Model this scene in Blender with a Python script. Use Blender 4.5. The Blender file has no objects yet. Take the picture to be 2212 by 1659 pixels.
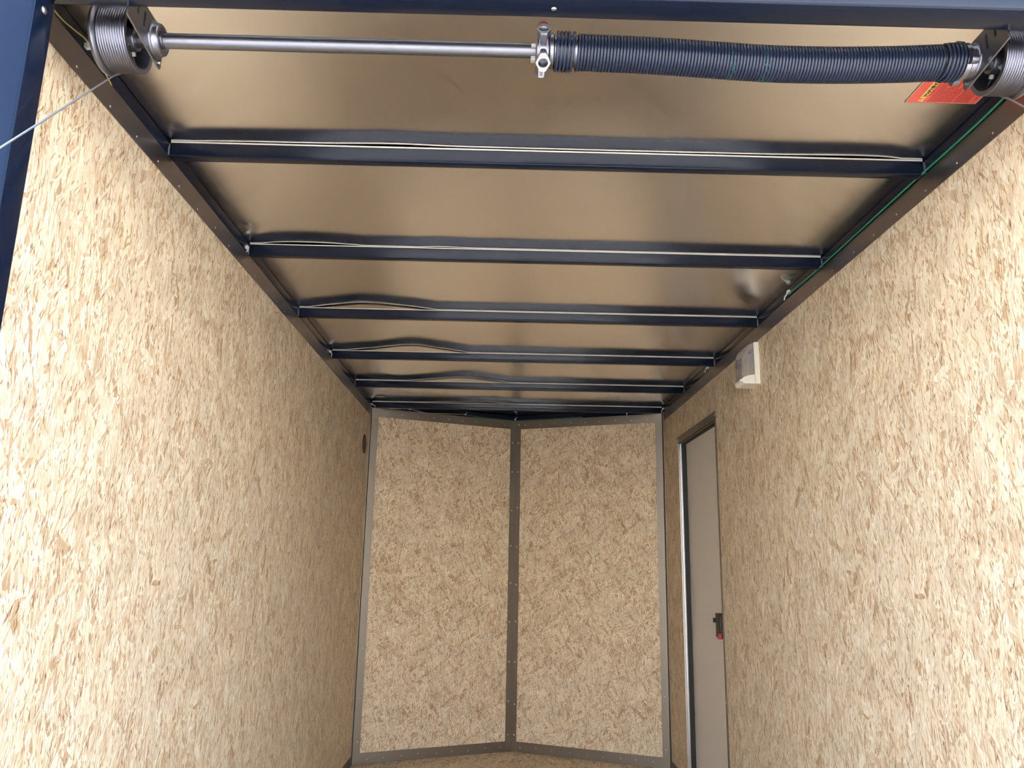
import bpy, bmesh, math, random
from mathutils import Vector, Matrix
random.seed(7)
sc = bpy.context.scene
COL = sc.collection
PI = math.pi

# ---------------------------------------------------------------- camera
CX, CZ = -0.0997, 1.0888            # eye: 1.09 m above the trailer floor
cam_d = bpy.data.cameras.new('camera'); cam = bpy.data.objects.new('camera', cam_d); COL.objects.link(cam)
cam_d.sensor_width = 36.0; cam_d.lens = 36.0 * 1701.77 / 2212; cam_d.clip_start = 0.02; cam_d.clip_end = 500
def cam_axes(pitch, yaw, roll):
    p, y, r = map(math.radians, (pitch, yaw, roll))
    f = Vector((math.sin(y)*math.cos(p), math.cos(y)*math.cos(p), math.sin(p)))
    R = Vector((math.cos(y), -math.sin(y), 0)); U = R.cross(f)
    return R*math.cos(r)+U*math.sin(r), -R*math.sin(r)+U*math.cos(r), f
_r, _u, _f = cam_axes(12.796, 0.797, 1.0217)
M = Matrix((( _r.x, _u.x, -_f.x, CX), (_r.y, _u.y, -_f.y, 0), (_r.z, _u.z, -_f.z, CZ), (0, 0, 0, 1)))
cam.matrix_world = M
sc.camera = cam

# ---------------------------------------------------------------- view, sky, sun
sc.view_settings.view_transform = 'Standard'
sc.view_settings.look = 'None'
sc.view_settings.gamma = 1.0
sc.view_settings.use_curve_mapping = False
sc.view_settings.exposure = 2.10
sc.cycles.max_bounces = 7
sc.cycles.use_adaptive_sampling = True
sc.cycles.adaptive_threshold = 0.08
sc.cycles.adaptive_min_samples = 12
sc.cycles.diffuse_bounces = 4
sc.cycles.glossy_bounces = 5
sc.cycles.transmission_bounces = 4
sc.cycles.sample_clamp_indirect = 6.0
sc.cycles.caustics_reflective = False
sc.cycles.caustics_refractive = False
sc.cycles.use_denoising = True
try: sc.cycles.denoiser = 'OPENIMAGEDENOISE'
except Exception: pass

SUN_EL, SUN_AZ = math.radians(50), math.radians(24)     # ahead and to the right of the trailer's nose
world = bpy.data.worlds.new('world'); sc.world = world; world.use_nodes = True
wt = world.node_tree; wt.nodes.clear()
wo = wt.nodes.new('ShaderNodeOutputWorld'); bg = wt.nodes.new('ShaderNodeBackground')
sky = wt.nodes.new('ShaderNodeTexSky'); sky.sky_type = 'NISHITA'; sky.sun_disc = False
sky.sun_elevation = SUN_EL; sky.sun_rotation = SUN_AZ; sky.air_density = 1.0; sky.dust_density = 1.3; sky.ozone_density = 1.5
tc = wt.nodes.new('ShaderNodeTexCoord'); mp = wt.nodes.new('ShaderNodeMapping'); mp.inputs['Scale'].default_value = (1.5, 1.5, 4.5)
cn = wt.nodes.new('ShaderNodeTexNoise'); cn.inputs['Scale'].default_value = 2.2; cn.inputs['Detail'].default_value = 6
cr = wt.nodes.new('ShaderNodeValToRGB'); cr.color_ramp.elements[0].position = 0.52; cr.color_ramp.elements[1].position = 0.72
mx = wt.nodes.new('ShaderNodeMix'); mx.data_type = 'RGBA'; mx.inputs[7].default_value = (5.4, 5.3, 5.2, 1)
cm = wt.nodes.new('ShaderNodeMath'); cm.operation = 'MULTIPLY'; cm.inputs[1].default_value = 0.30
wt.links.new(tc.outputs['Generated'], mp.inputs['Vector']); wt.links.new(mp.outputs[0], cn.inputs['Vector'])
wt.links.new(cn.outputs['Fac'], cr.inputs['Fac']); wt.links.new(cr.outputs['Color'], cm.inputs[0])
sep = wt.nodes.new('ShaderNodeSeparateXYZ'); wt.links.new(tc.outputs['Generated'], sep.inputs[0])
hz = wt.nodes.new('ShaderNodeMapRange'); hz.interpolation_type = 'SMOOTHSTEP'
hz.inputs['From Min'].default_value = 0.37; hz.inputs['From Max'].default_value = 0.24; hz.inputs['To Min'].default_value = 0.0; hz.inputs['To Max'].default_value = 0.95
hn = wt.nodes.new('ShaderNodeMath'); hn.operation = 'MULTIPLY_ADD'; hn.inputs[1].default_value = 0.22; wt.links.new(cn.outputs['Fac'], hn.inputs[0]); wt.links.new(sep.outputs[2], hn.inputs[2])
hs = wt.nodes.new('ShaderNodeMath'); hs.operation = 'SUBTRACT'; hs.inputs[1].default_value = 0.06; wt.links.new(hn.outputs[0], hs.inputs[0]); wt.links.new(hs.outputs[0], hz.inputs[0])
hm_ = wt.nodes.new('ShaderNodeMath'); hm_.operation = 'MAXIMUM'; wt.links.new(cm.outputs[0], hm_.inputs[0]); wt.links.new(hz.outputs[0], hm_.inputs[1])
wt.links.new(hm_.outputs[0], mx.inputs[0]); wt.links.new(sky.outputs[0], mx.inputs[6])
wt.links.new(mx.outputs[2], bg.inputs['Color']); bg.inputs['Strength'].default_value = 0.40
wt.links.new(bg.outputs[0], wo.inputs['Surface'])

sd = bpy.data.lights.new('sun', 'SUN'); sd.energy = 4.8; sd.angle = math.radians(0.53); sd.color = (1.0, 0.95, 0.87)
so = bpy.data.objects.new('sun', sd); COL.objects.link(so)
sdir = Vector((math.sin(SUN_AZ)*math.cos(SUN_EL), math.cos(SUN_AZ)*math.cos(SUN_EL), math.sin(SUN_EL)))
so.rotation_euler = sdir.to_track_quat('Z', 'Y').to_euler(); so.location = sdir*10

# ================================================================ materials
def new_mat(name):
    m = bpy.data.materials.new(name); m.use_nodes = True
    nt = m.node_tree; b = nt.nodes['Principled BSDF']
    return m, nt, b
def simple(name, col, rough=0.5, metal=0.0, bump=0.0, bscale=60.0, spec=0.5, coat=0.0, var=0.0):
    m, nt, b = new_mat(name)
    b.inputs['Base Color'].default_value = (*col, 1); b.inputs['Roughness'].default_value = rough
    b.inputs['Metallic'].default_value = metal; b.inputs['Specular IOR Level'].default_value = spec
    b.inputs['Coat Weight'].default_value = coat; b.inputs['Coat Roughness'].default_value = 0.05
    tc = nt.nodes.new('ShaderNodeTexCoord')
    n = nt.nodes.new('ShaderNodeTexNoise'); n.inputs['Scale'].default_value = bscale; n.inputs['Detail'].default_value = 3
    nt.links.new(tc.outputs['Object'], n.inputs['Vector'])
    if bump:
        bp = nt.nodes.new('ShaderNodeBump'); bp.inputs['Strength'].default_value = bump; bp.inputs['Distance'].default_value = 0.001
        nt.links.new(n.outputs['Fac'], bp.inputs['Height']); nt.links.new(bp.outputs[0], b.inputs['Normal'])
    if var:
        mr = nt.nodes.new('ShaderNodeMapRange'); mr.inputs['To Min'].default_value = rough*(1-var); mr.inputs['To Max'].default_value = rough*(1+var)
        nt.links.new(n.outputs['Fac'], mr.inputs[0]); nt.links.new(mr.outputs[0], b.inputs['Roughness'])
    return m

def osb_mat(name, tint=(1, 1, 1), seed=0.0, spread=1.0, warp=1.0, small=1.0):
    """oriented strand board: layers of long flat flakes at many angles, fine slivers and grain; UV is in metres"""
    m, nt, b = new_mat(name)
    N, L = nt.nodes, nt.links
    uv = N.new('ShaderNodeUVMap'); uv.uv_map = 'uv'
    off = N.new('ShaderNodeVectorMath'); off.operation = 'ADD'; off.inputs[1].default_value = (seed, seed*1.7, 0)
    L.new(uv.outputs[0], off.inputs[0])
    nz = N.new('ShaderNodeTexNoise'); nz.noise_dimensions = '2D'; nz.inputs['Scale'].default_value = 70; nz.inputs['Detail'].default_value = 6; nz.inputs['Roughness'].default_value = .72
    L.new(off.outputs[0], nz.inputs['Vector'])
    nsub = N.new('ShaderNodeVectorMath'); nsub.operation = 'SUBTRACT'; nsub.inputs[1].default_value = (0.5, 0.5, 0.5); L.new(nz.outputs['Color'], nsub.inputs[0])
    nsc = N.new('ShaderNodeVectorMath'); nsc.operation = 'SCALE'; nsc.inputs['Scale'].default_value = 0.009*(.5+.5*warp); L.new(nsub.outputs[0], nsc.inputs[0])
    warped = N.new('ShaderNodeVectorMath'); warped.operation = 'ADD'; L.new(off.outputs[0], warped.inputs[0]); L.new(nsc.outputs[0], warped.inputs[1])
    # slow bend of the strands
    nb = N.new('ShaderNodeTexNoise'); nb.noise_dimensions = '2D'; nb.inputs['Scale'].default_value = 7; nb.inputs['Detail'].default_value = 1
    L.new(off.outputs[0], nb.inputs['Vector'])
    nb2 = N.new('ShaderNodeVectorMath'); nb2.operation = 'MULTIPLY_ADD'; nb2.inputs[1].default_value = (0.035, 0.035, 0); L.new(nb.outputs['Color'], nb2.inputs[0]); L.new(warped.outputs[0], nb2.inputs[2])
    src = nb2.outputs[0]
    calm = N.new('ShaderNodeVectorMath'); calm.operation = 'MULTIPLY_ADD'; calm.inputs[1].default_value = (0.02, 0.02, 0); L.new(nb.outputs['Color'], calm.inputs[0]); L.new(off.outputs[0], calm.inputs[2])
    def vor(angle, length, width, shift, src=src):
        mpn = N.new('ShaderNodeMapping'); mpn.vector_type = 'TEXTURE'
        mpn.inputs['Rotation'].default_value = (0, 0, math.radians((angle-86)*spread-4)); mpn.inputs['Scale'].default_value = (width, length, 1)
        mpn.inputs['Location'].default_value = (shift, shift*0.37, 0)
        L.new(src, mpn.inputs['Vector'])
        v = N.new('ShaderNodeTexVoronoi'); v.voronoi_dimensions = '2D'; v.feature = 'F1'; v.inputs['Scale'].default_value = 1.0
        L.new(mpn.outputs[0], v.inputs['Vector'])
        s = N.new('ShaderNodeSeparateColor'); L.new(v.outputs['Color'], s.inputs[0])
        return v, s
    def ramp(stops, fac):
        r = N.new('ShaderNodeValToRGB'); e = r.color_ramp.elements
        while len(e) < len(stops): e.new(0.5)
        for el, (p, c) in zip(e, stops): el.position = p; el.color = (c[0]*tint[0], c[1]*tint[1], c[2]*tint[2], 1)
        L.new(fac, r.inputs['Fac']); return r
    woods = [(0.0, (0.49, 0.335, 0.20)), (0.20, (0.64, 0.485, 0.325)), (0.42, (0.755, 0.62, 0.445)), (0.75, (0.80, 0.68, 0.50)), (1.0, (0.86, 0.77, 0.61))]
    v, s = vor(86, 0.13, 0.030, 0.0)
    cur = ramp(woods, s.outputs[0]).outputs['Color']; hgt = s.outputs[0]
    layers = [(66, .11, .024, .40), (112, .10, .022, .36), (30, .08, .018, .22), (-38, .09, .017, .26), 
              (75, .07, .016, .24), (8, .04, .010, .07), (105, .06, .011, .22), (55, .045, .005, .16), (86, .035, .0035, .20), (96, .028, .0024, .15)]
    for i, (a, ln, wd, cov) in enumerate(layers):
        v, s = vor(a, ln, wd, 1.3*i+0.7)
        th = N.new('ShaderNodeMath'); th.operation = 'LESS_THAN'; th.inputs[1].default_value = cov; L.new(s.outputs[2], th.inputs[0])
        c = ramp(woods, s.outputs[0])
        mixn = N.new('ShaderNodeMix'); mixn.data_type = 'RGBA'
        L.new(th.outputs[0], mixn.inputs[0]); L.new(cur, mixn.inputs[6]); L.new(c.outputs['Color'], mixn.inputs[7]); cur = mixn.outputs[2]
        hm = N.new('ShaderNodeMix'); hm.data_type = 'FLOAT'; L.new(th.outputs[0], hm.inputs[0]); L.new(hgt, hm.inputs[2]); L.new(s.outputs[1], hm.inputs[3]); hgt = hm.outputs[0]
    # dark slivers and gaps
    for i, (a, ln, wd, cov, dark) in enumerate([(84, .026, .0026, .030, .58), (-48, .014, .0024, .008, .58), (60, .018, .0026, .022, .54), (102, .010, .0018, .028, .36), (75, .007, .0024, .012, .42), (92, .045, .0018, .022, .74)]):
        v, s = vor(a, ln*small, wd, 3.1*i+5.2, calm.outputs[0])
        th = N.new('ShaderNodeMath'); th.operation = 'LESS_THAN'; th.inputs[1].default_value = cov; L.new(s.outputs[1], th.inputs[0])
        mixn = N.new('ShaderNodeMix'); mixn.data_type = 'RGBA'; mixn.blend_type = 'MULTIPLY'
        L.new(th.outputs[0], mixn.inputs[0]); L.new(cur, mixn.inputs[6]); mixn.inputs[7].default_value = (dark*1.2, dark, dark*0.85, 1); cur = mixn.outputs[2]
    # grain
    g = N.new('ShaderNodeTexNoise'); g.noise_dimensions = '2D'; g.inputs['Scale'].default_value = 1.0; g.inputs['Detail'].default_value = 3
    gm = N.new('ShaderNodeMapping'); gm.inputs['Scale'].default_value = (420, 70, 1); L.new(src, gm.inputs['Vector']); L.new(gm.outputs[0], g.inputs['Vector'])
    gr = N.new('ShaderNodeMapRange'); gr.inputs['From Min'].default_value = .3; gr.inputs['From Max'].default_value = .7; gr.inputs['To Min'].default_value = .84; gr.inputs['To Max'].default_value = 1.08
    L.new(g.outputs['Fac'], gr.inputs[0])
    lf = N.new('ShaderNodeTexNoise'); lf.noise_dimensions = '2D'; lf.inputs['Scale'].default_value = 9.0; lf.inputs['Detail'].default_value = 4; L.new(off.outputs[0], lf.inputs['Vector'])
    lr = N.new('ShaderNodeMapRange'); lr.inputs['From Min'].default_value = .32; lr.inputs['From Max'].default_value = .68; lr.inputs['To Min'].default_value = .92; lr.inputs['To Max'].default_value = 1.05
    L.new(lf.outputs['Fac'], lr.inputs[0]); lm = N.new('ShaderNodeMath'); lm.operation = 'MULTIPLY'; L.new(lr.outputs[0], lm.inputs[0]); L.new(gr.outputs[0], lm.inputs[1])
    gx = N.new('ShaderNodeVectorMath'); gx.operation = 'SCALE'; L.new(cur, gx.inputs[0]); L.new(lm.outputs[0], gx.inputs['Scale'])
    L.new(gx.outputs[0], b.inputs['Base Color'])
    b.inputs['Roughness'].default_value = 0.62; b.inputs['Specular IOR Level'].default_value = 0.3
    bp = N.new('ShaderNodeBump'); bp.inputs['Strength'].default_value = 0.25; bp.inputs['Distance'].default_value = 0.0008
    L.new(hgt, bp.inputs['Height']); L.new(bp.outputs[0], b.inputs['Normal'])
    return m

M_OSB = osb_mat('strand board side', tint=(.95, .935, .895), seed=0.0)  # tint darkened against strong light near the opening, shade put into the colour
M_OSBV = osb_mat('strand board nose', tint=(1.06, 1.02, .95), seed=4.0, spread=1.9, warp=2.6, small=.62)  # same board tinted paler, light put into the colour of the deep nose
M_PLY = osb_mat('floor board', tint=(1.10, 1.08, 1.00), seed=9.0)
M_PAINT = simple('black gloss frame paint', (0.004, 0.008, 0.020), 0.16, 0, 0.03, 25, 0.26, 0.0)  # slight navy tint in the black stands in for bluish glare
M_STRIP = simple('dark flashing', (0.29, 0.26, 0.255), 0.32, 1.0, 0.08, 12, var=.2)
M_TRIM = simple('galvanised trim', (0.27, 0.235, 0.195), 0.42, 1.0, 0.25, 9, var=.2)
M_STEEL = simple('bare steel tube', (0.21, 0.21, 0.23), 0.38, 1.0, 0.04, 90, var=.3)
M_PLATE = simple('bracket steel', (0.22, 0.22, 0.24), 0.35, 1.0, 0.15, 60, var=.3)
M_ALU = simple('cast aluminium', (0.26, 0.26, 0.30), 0.36, 1.0, 0.06, 200, var=.2)
M_CAST = simple('machined cast aluminium', (0.36, 0.345, 0.32), 0.6, 0.2, 0.2, 300)
M_SPRING = simple('oil tempered spring wire', (0.011, 0.017, 0.036), 0.30, 0.0, 0.05, 300, 0.45, 0.0)  # dark wire tinted bluer, a veil of glare put into the colour
M_CABLE = simple('wire rope', (0.55, 0.57, 0.58), 0.38, 0.9)
M_SCREW = simple('zinc screw', (0.50, 0.48, 0.45), 0.35, 1.0)
M_RED = simple('red painted metal', (0.30, 0.012, 0.02), 0.45)
M_WHITE = simple('cream plastic', (0.80, 0.76, 0.66), 0.42)
M_NYLON = simple('white nylon', (0.75, 0.75, 0.70), 0.5)
M_TAPE = simple('cream sealing tape', (0.78, 0.74, 0.64), 0.6)
M_BLACK = simple('black rubber', (0.008, 0.008, 0.008), 0.6)
M_BLKP = simple('black plastic', (0.006, 0.006, 0.006), 0.55)
M_REDP = simple('red plastic', (0.45, 0.01, 0.03), 0.4)
M_GREEN = simple('green wire', (0.02, 0.22, 0.10), 0.4)
M_YEL = simple('yellow wire', (0.55, 0.42, 0.12), 0.4)
M_TAN = simple('tan wire', (0.45, 0.36, 0.20), 0.4)
M_DOOR = simple('door panel', (0.74, 0.68, 0.60), 0.55, 0, 0.35, 400)
M_SILV = simple('door frame', (0.70, 0.70, 0.70), 0.25, 1.0)
M_LRED = simple('label red', (0.80, 0.13, 0.10), 0.35)
M_LYEL = simple('label yellow', (0.90, 0.68, 0.16), 0.4)
M_LBLK = simple('label black', (0.03, 0.02, 0.015), 0.4)
M_LDRED = simple('label dark red', (0.28, 0.012, 0.012), 0.4)
M_LWHT = simple('label white', (0.8, 0.6, 0.55), 0.4)
M_WELD = simple('weld bead', (0.10, 0.10, 0.11), 0.3, 0.8, .5, 300)
M_GROUND = simple('gravel', (0.50, 0.47, 0.42), 0.95, 0, 0.6, 20)
M_SKIN = simple('outer skin', (0.02, 0.025, 0.035), 0.2, 0, 0, 10, .5, .3)

def ceiling_mat():
    m, nt, b = new_mat('bare metal roof sheet'); N, L = nt.nodes, nt.links
    b.inputs['Base Color'].default_value = (0.88, 0.87, 0.87, 1); b.inputs['Metallic'].default_value = 1
    tc = N.new('ShaderNodeTexCoord')
    n = N.new('ShaderNodeTexNoise'); n.inputs['Scale'].default_value = 2.5; n.inputs['Detail'].default_value = 4
    mpn = N.new('ShaderNodeMapping'); mpn.inputs['Rotation'].default_value = (0, 0, .35); mpn.inputs['Scale'].default_value = (1, 6, 1)
    L.new(tc.outputs['Object'], mpn.inputs[0]); L.new(mpn.outputs[0], n.inputs['Vector'])
    mr = N.new('ShaderNodeMapRange'); mr.inputs['To Min'].default_value = .17; mr.inputs['To Max'].default_value = .215
    b.inputs['Anisotropic'].default_value = .93        # rolled sheet: grain runs the length of the trailer
    tg = N.new('ShaderNodeTangent'); tg.direction_type = 'UV_MAP'; tg.uv_map = 'uv'; L.new(tg.outputs[0], b.inputs['Tangent'])
    L.new(n.outputs['Fac'], mr.inputs[0]); L.new(mr.outputs[0], b.inputs['Roughness'])
    g = N.new('ShaderNodeTexNoise'); g.inputs['Scale'].default_value = 420; g.inputs['Detail'].default_value = 2
    L.new(tc.outputs['Object'], g.inputs['Vector'])
    bp = N.new('ShaderNodeBump'); bp.inputs['Strength'].default_value = .015; bp.inputs['Distance'].default_value = .0003
    L.new(g.outputs['Fac'], bp.inputs['Height']); L.new(bp.outputs[0], b.inputs['Normal'])
    return m
M_CEIL = ceiling_mat()

def lens_mat():
    m, nt, b = new_mat('smoky clear lens')
    b.inputs['Base Color'].default_value = (0.80, 0.77, 0.74, 1); b.inputs['Roughness'].default_value = .12
    b.inputs['Transmission Weight'].default_value = .75; b.inputs['IOR'].default_value = 1.35
    return m
M_LENS = lens_mat()

# ================================================================ geometry helpers
def finish(name, bm, mat, parent=None, smooth=False, angle=40):
    bmesh.ops.recalc_face_normals(bm, faces=bm.faces)
    bm.normal_update()
    lay = bm.loops.layers.uv.new('uv')
    for f in bm.faces:
        n = f.normal
        if abs(n.z) > .9:
            for lp in f.loops: lp[lay].uv = (lp.vert.co.x, lp.vert.co.y)
        else:
            h = math.hypot(n.x, n.y) or 1; tx, ty = -n.y/h, n.x/h
            if abs(ty) >= abs(tx):
                if ty < 0: tx, ty = -tx, -ty
            elif tx < 0: tx, ty = -tx, -ty
            for lp in f.loops: lp[lay].uv = (lp.vert.co.x*tx+lp.vert.co.y*ty, lp.vert.co.z)
    me = bpy.data.meshes.new(name)
    bm.to_mesh(me); bm.free()
    me.materials.append(mat)
    if smooth:
        me.polygons.foreach_set('use_smooth', [True]*len(me.polygons))
        try: me.set_sharp_from_angle(angle=math.radians(angle))
        except Exception: pass
    o = bpy.data.objects.new(name, me); COL.objects.link(o)
    if parent: o.parent = parent
    return o
def tag(o, label=None, cat=None, group=None, kind=None):
    if label: o['label'] = label
    if cat: o['category'] = cat
    if group: o['group'] = group
    if kind: o['kind'] = kind
    return o
def struct(o, label=None): return tag(o, label, None, None, 'structure')
def empty(name, loc, label, cat, group=None):
    o = bpy.data.objects.new(name, None); o.empty_display_size = .05; COL.objects.link(o); o.location = loc
    return tag(o, label, cat, group)
def rel(o, root):
    """keep world placement under an unrotated root"""
    o.parent = root; o.location = Vector(o.location) - Vector(root.location); return o
def box(bm, x0, x1, y0, y1, z0, z1, bev=0.0, seg=2):
    b2 = bmesh.new(); bmesh.ops.create_cube(b2, size=1)
    for v in b2.verts: v.co = Vector(((x0+x1)/2+v.co.x*(x1-x0), (y0+y1)/2+v.co.y*(y1-y0), (z0+z1)/2+v.co.z*(z1-z0)))
    if bev: bmesh.ops.bevel(b2, geom=list(b2.edges), offset=bev, segments=seg, affect='EDGES', profile=.5)
    merge(bm, b2)
def merge(bm, b2, mat=None):
    me = bpy.data.meshes.new('t'); b2.to_mesh(me); b2.free()
    if mat: me.transform(mat)
    bm.from_mesh(me); bpy.data.meshes.remove(me)
def prism(bm, poly, z0, z1):
    a = [bm.verts.new((x, y, z0)) for x, y in poly]; b = [bm.verts.new((x, y, z1)) for x, y in poly]
    n = len(poly); bm.faces.new(a); bm.faces.new(b)
    for i in range(n): bm.faces.new((a[i], a[(i+1) % n], b[(i+1) % n], b[i]))
def extrude_poly(bm, pts, d):
    """closed 3D polygon pushed along vector d"""
    a = [bm.verts.new(p) for p in pts]; b = [bm.verts.new(Vector(p)+Vector(d)) for p in pts]; n = len(pts)
    bm.faces.new(a); bm.faces.new(b)
    for i in range(n): bm.faces.new((a[i], a[(i+1) % n], b[(i+1) % n], b[i]))
def lathe_x(bm, prof, cy, cz, n=64, closed=True):
    """profile [(x, r)] turned round the axis parallel to X through (cy, cz)"""
    rings = []
    for x, r in prof:
        if r < 1e-6: rings.append([bm.verts.new((x, cy, cz))])
        else: rings.append([bm.verts.new((x, cy+r*math.cos(2*PI*i/n), cz+r*math.sin(2*PI*i/n))) for i in range(n)])
    seq = list(zip(rings, rings[1:]))
    if closed: seq.append((rings[-1], rings[0]))
    for A, B in seq:
        if len(A) == 1 and len(B) == 1: continue
        for i in range(n):
            j = (i+1) % n
            if len(A) == 1: bm.faces.new((A[0], B[j], B[i]))
            elif len(B) == 1: bm.faces.new((A[i], A[j], B[0]))
            else: bm.faces.new((A[i], A[j], B[j], B[i]))
def tube(bm, pts, r, n=8, cap=True):
    pts = [Vector(p) for p in pts]; rings = []; up = None
    for i, p in enumerate(pts):
        t = (pts[min(i+1, len(pts)-1)]-pts[max(i-1, 0)]).normalized()
        if up is None:
            a = Vector((0, 0, 1)) if abs(t.z) < .9 else Vector((1, 0, 0)); up = (a-t*a.dot(t)).normalized()
        else: up = (up-t*up.dot(t)).normalized()
        s = t.cross(up); rr = r[i] if isinstance(r, (list, tuple)) else r
        rings.append([bm.verts.new(p+(up*math.cos(2*PI*k/n)+s*math.sin(2*PI*k/n))*rr) for k in range(n)])
    for A, B in zip(rings, rings[1:]):
        for k in range(n): bm.faces.new((A[k], A[(k+1) % n], B[(k+1) % n], B[k]))
    if cap: bm.faces.new(rings[0]); bm.faces.new(rings[-1])
def obox(name, mat, parent, *a, bev=0.0, smooth=False):
    bm = bmesh.new(); box(bm, *a, bev=bev); return finish(name, bm, mat, parent, smooth)

# shared screw head, its face looking along +Z
def screw_mesh():
    bm = bmesh.new(); n = 14; prof = [(0.0052, 0.0), (0.0052, .0006), (.0045, .0014), (.0030, .0023), (.0014, .0028)]
    rings = [[bm.verts.new((r*math.cos(2*PI*i/n), r*math.sin(2*PI*i/n), z)) for i in range(n)] for r, z in prof]
    for A, B in zip(rings, rings[1:]):
        for i in range(n): bm.faces.new((A[i], A[(i+1) % n], B[(i+1) % n], B[i]))
    bm.faces.new(rings[-1]); bm.faces.new(rings[0])
    bmesh.ops.recalc_face_normals(bm, faces=bm.faces)
    me = bpy.data.meshes.new('screw'); bm.to_mesh(me); bm.free(); me.materials.append(M_SCREW)
    me.polygons.foreach_set('use_smooth', [True]*len(me.polygons)); return me
SCREW = screw_mesh()
def screw(parent, p, nrm, s=1.0, name='screw'):
    o = bpy.data.objects.new(name, SCREW); COL.objects.link(o); o.parent = parent
    o.location = Vector(p) - (Vector(parent.location) if parent.type == 'EMPTY' else Vector())
    o.rotation_euler = Vector(nrm).to_track_quat('Z', 'Y').to_euler(); o.scale = (s, s, s); return o

# ================================================================ dimensions (metres, floor z = 0, trailer axis x = 0)
XW = 0.875; YR = 1.09; YC = 4.666; YA = 5.041
ZB, ZT, ZC = 1.932, 1.985, 2.0195
XP = 0.812                                   # inner face of the rear posts
BOWS = [1.659, 2.253, 2.863, 3.480, 4.080, 4.655]

# ---------------------------------------------------------------- ground outside
bm = bmesh.new(); v = [bm.verts.new(p) for p in ((-60, -60, -.55), (60, -60, -.55), (60, 60, -.55), (-60, 60, -.55))]; bm.faces.new(v)
struct(finish('ground', bm, M_GROUND), 'pale gravel ground outside the trailer')

# ---------------------------------------------------------------- floor
bm = bmesh.new()
prism(bm, [(-XW-.03, YR-.05), (XW+.03, YR-.05), (XW+.03, YC+.005), (0, YA+.03), (-XW-.03, YC+.005)], -.03, 0)
struct(finish('floor', bm, M_PLY), 'strand board floor narrowing to the nose')

# ---------------------------------------------------------------- walls
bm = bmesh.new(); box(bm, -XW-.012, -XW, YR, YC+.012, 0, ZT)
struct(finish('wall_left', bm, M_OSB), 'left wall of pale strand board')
D0, D1, DZ = 3.515, 4.250, 1.742             # side door opening
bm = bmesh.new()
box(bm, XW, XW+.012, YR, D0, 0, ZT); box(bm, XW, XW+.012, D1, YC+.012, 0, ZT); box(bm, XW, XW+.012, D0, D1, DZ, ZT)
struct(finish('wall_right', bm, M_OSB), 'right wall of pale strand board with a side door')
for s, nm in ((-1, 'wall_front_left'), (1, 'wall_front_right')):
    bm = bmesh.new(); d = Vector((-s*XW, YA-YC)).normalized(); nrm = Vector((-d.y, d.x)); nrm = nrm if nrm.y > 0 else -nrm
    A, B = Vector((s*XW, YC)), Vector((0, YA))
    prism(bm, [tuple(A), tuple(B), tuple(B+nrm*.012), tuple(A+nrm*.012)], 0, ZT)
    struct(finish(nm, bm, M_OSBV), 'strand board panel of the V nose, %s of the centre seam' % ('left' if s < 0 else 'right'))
# outer skin keeps daylight out
bm = bmesh.new()
for s in (-1, 1):
    x0, x1 = sorted((s*(XW+.050), s*(XW+.052)))
    if s < 0: box(bm, x0, x1, 1.04, YC+.03, -.1, ZC+.030)
    else:
        box(bm, x0, x1, 1.04, YC+.03, -.1, ZC+.030)
    d = Vector((-s*XW, YA-YC)).normalized(); nrm = Vector((-d.y, d.x)); nrm = nrm if nrm.y > 0 else -nrm
    A, B = Vector((s*(XW+.05), YC+.03)), Vector((0, YA+.055))
    prism(bm, [tuple(A), tuple(B), tuple(B+nrm*.002), tuple(A+nrm*.002)], -.1, ZC+.030)
prism(bm, [(-XW-.052, 1.04), (XW+.052, 1.04), (XW+.052, YC+.03), (0, YA+.057), (-XW-.052, YC+.03)], ZC+.028, ZC+.031)
prism(bm, [(-XW-.052, 1.04), (XW+.052, 1.04), (XW+.052, YC+.03), (0, YA+.057), (-XW-.052, YC+.03)], -.10, -.095)
struct(finish('wall_outer', bm, M_SKIN), 'dark outer skin of the trailer')

# ---------------------------------------------------------------- ceiling sheet
H = [
 (1.04, [(-1, .001), (1, .001)]),
 (1.10, [(-1, .001), (1, .001)]),
 (1.659, [(-.875, 0), (-.807, .0036), (-.52, .0048), (-.36, .0062), (-.2, .0047), (.5, .0048), (.77, .0058), (.875, 0)]),
 (2.253, [(-.872, 0), (-.788, .0052), (-.662, .0059), (-.451, .0015), (-.296, .0037), (-.155, .0022), (.824, .0023), (.877, 0)]),
 (2.863, [(-.875, 0), (-.743, .009), (-.621, .0144), (-.463, .009), (-.304, .0018), (.809, .0026), (.877, 0)]),
 (3.480, [(-.875, 0), (-.70, .0085), (-.512, .0181), (-.363, .0107), (-.215, .0022), (.80, .0022), (.875, 0)]),
 (4.080, [(-.873, 0), (-.623, .0024), (-.476, .0086), (-.301, .0148), (-.156, .0087), (-.033, .0025), (.80, .0019), (.875, 0)]),
 (4.655, [(-.874, 0), (-.607, .0027), (-.356, .0069), (-.161, .0083), (.006, .0028), (.789, .0022), (.875, 0)]),
 (5.2, [(-1, .002), (1, .002)])]
def curve(pts, x):
    if x <= pts[0][0]: return pts[0][1]
    for i in range(len(pts)-1):
        (a, b), (c, d) = pts[i], pts[i+1]
        if x <= c:
            m0 = (d-pts[i-1][1])/(c-pts[i-1][0]) if i > 0 else (d-b)/(c-a)
            m1 = (pts[i+2][1]-b)/(pts[i+2][0]-a) if i+2 < len(pts) else (d-b)/(c-a)
            t = (x-a)/(c-a); h = c-a
            return max(0, (2*t**3-3*t*t+1)*b+(t**3-2*t*t+t)*h*m0+(-2*t**3+3*t*t)*d+(t**3-t*t)*h*m1)
    return pts[-1][1]
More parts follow.
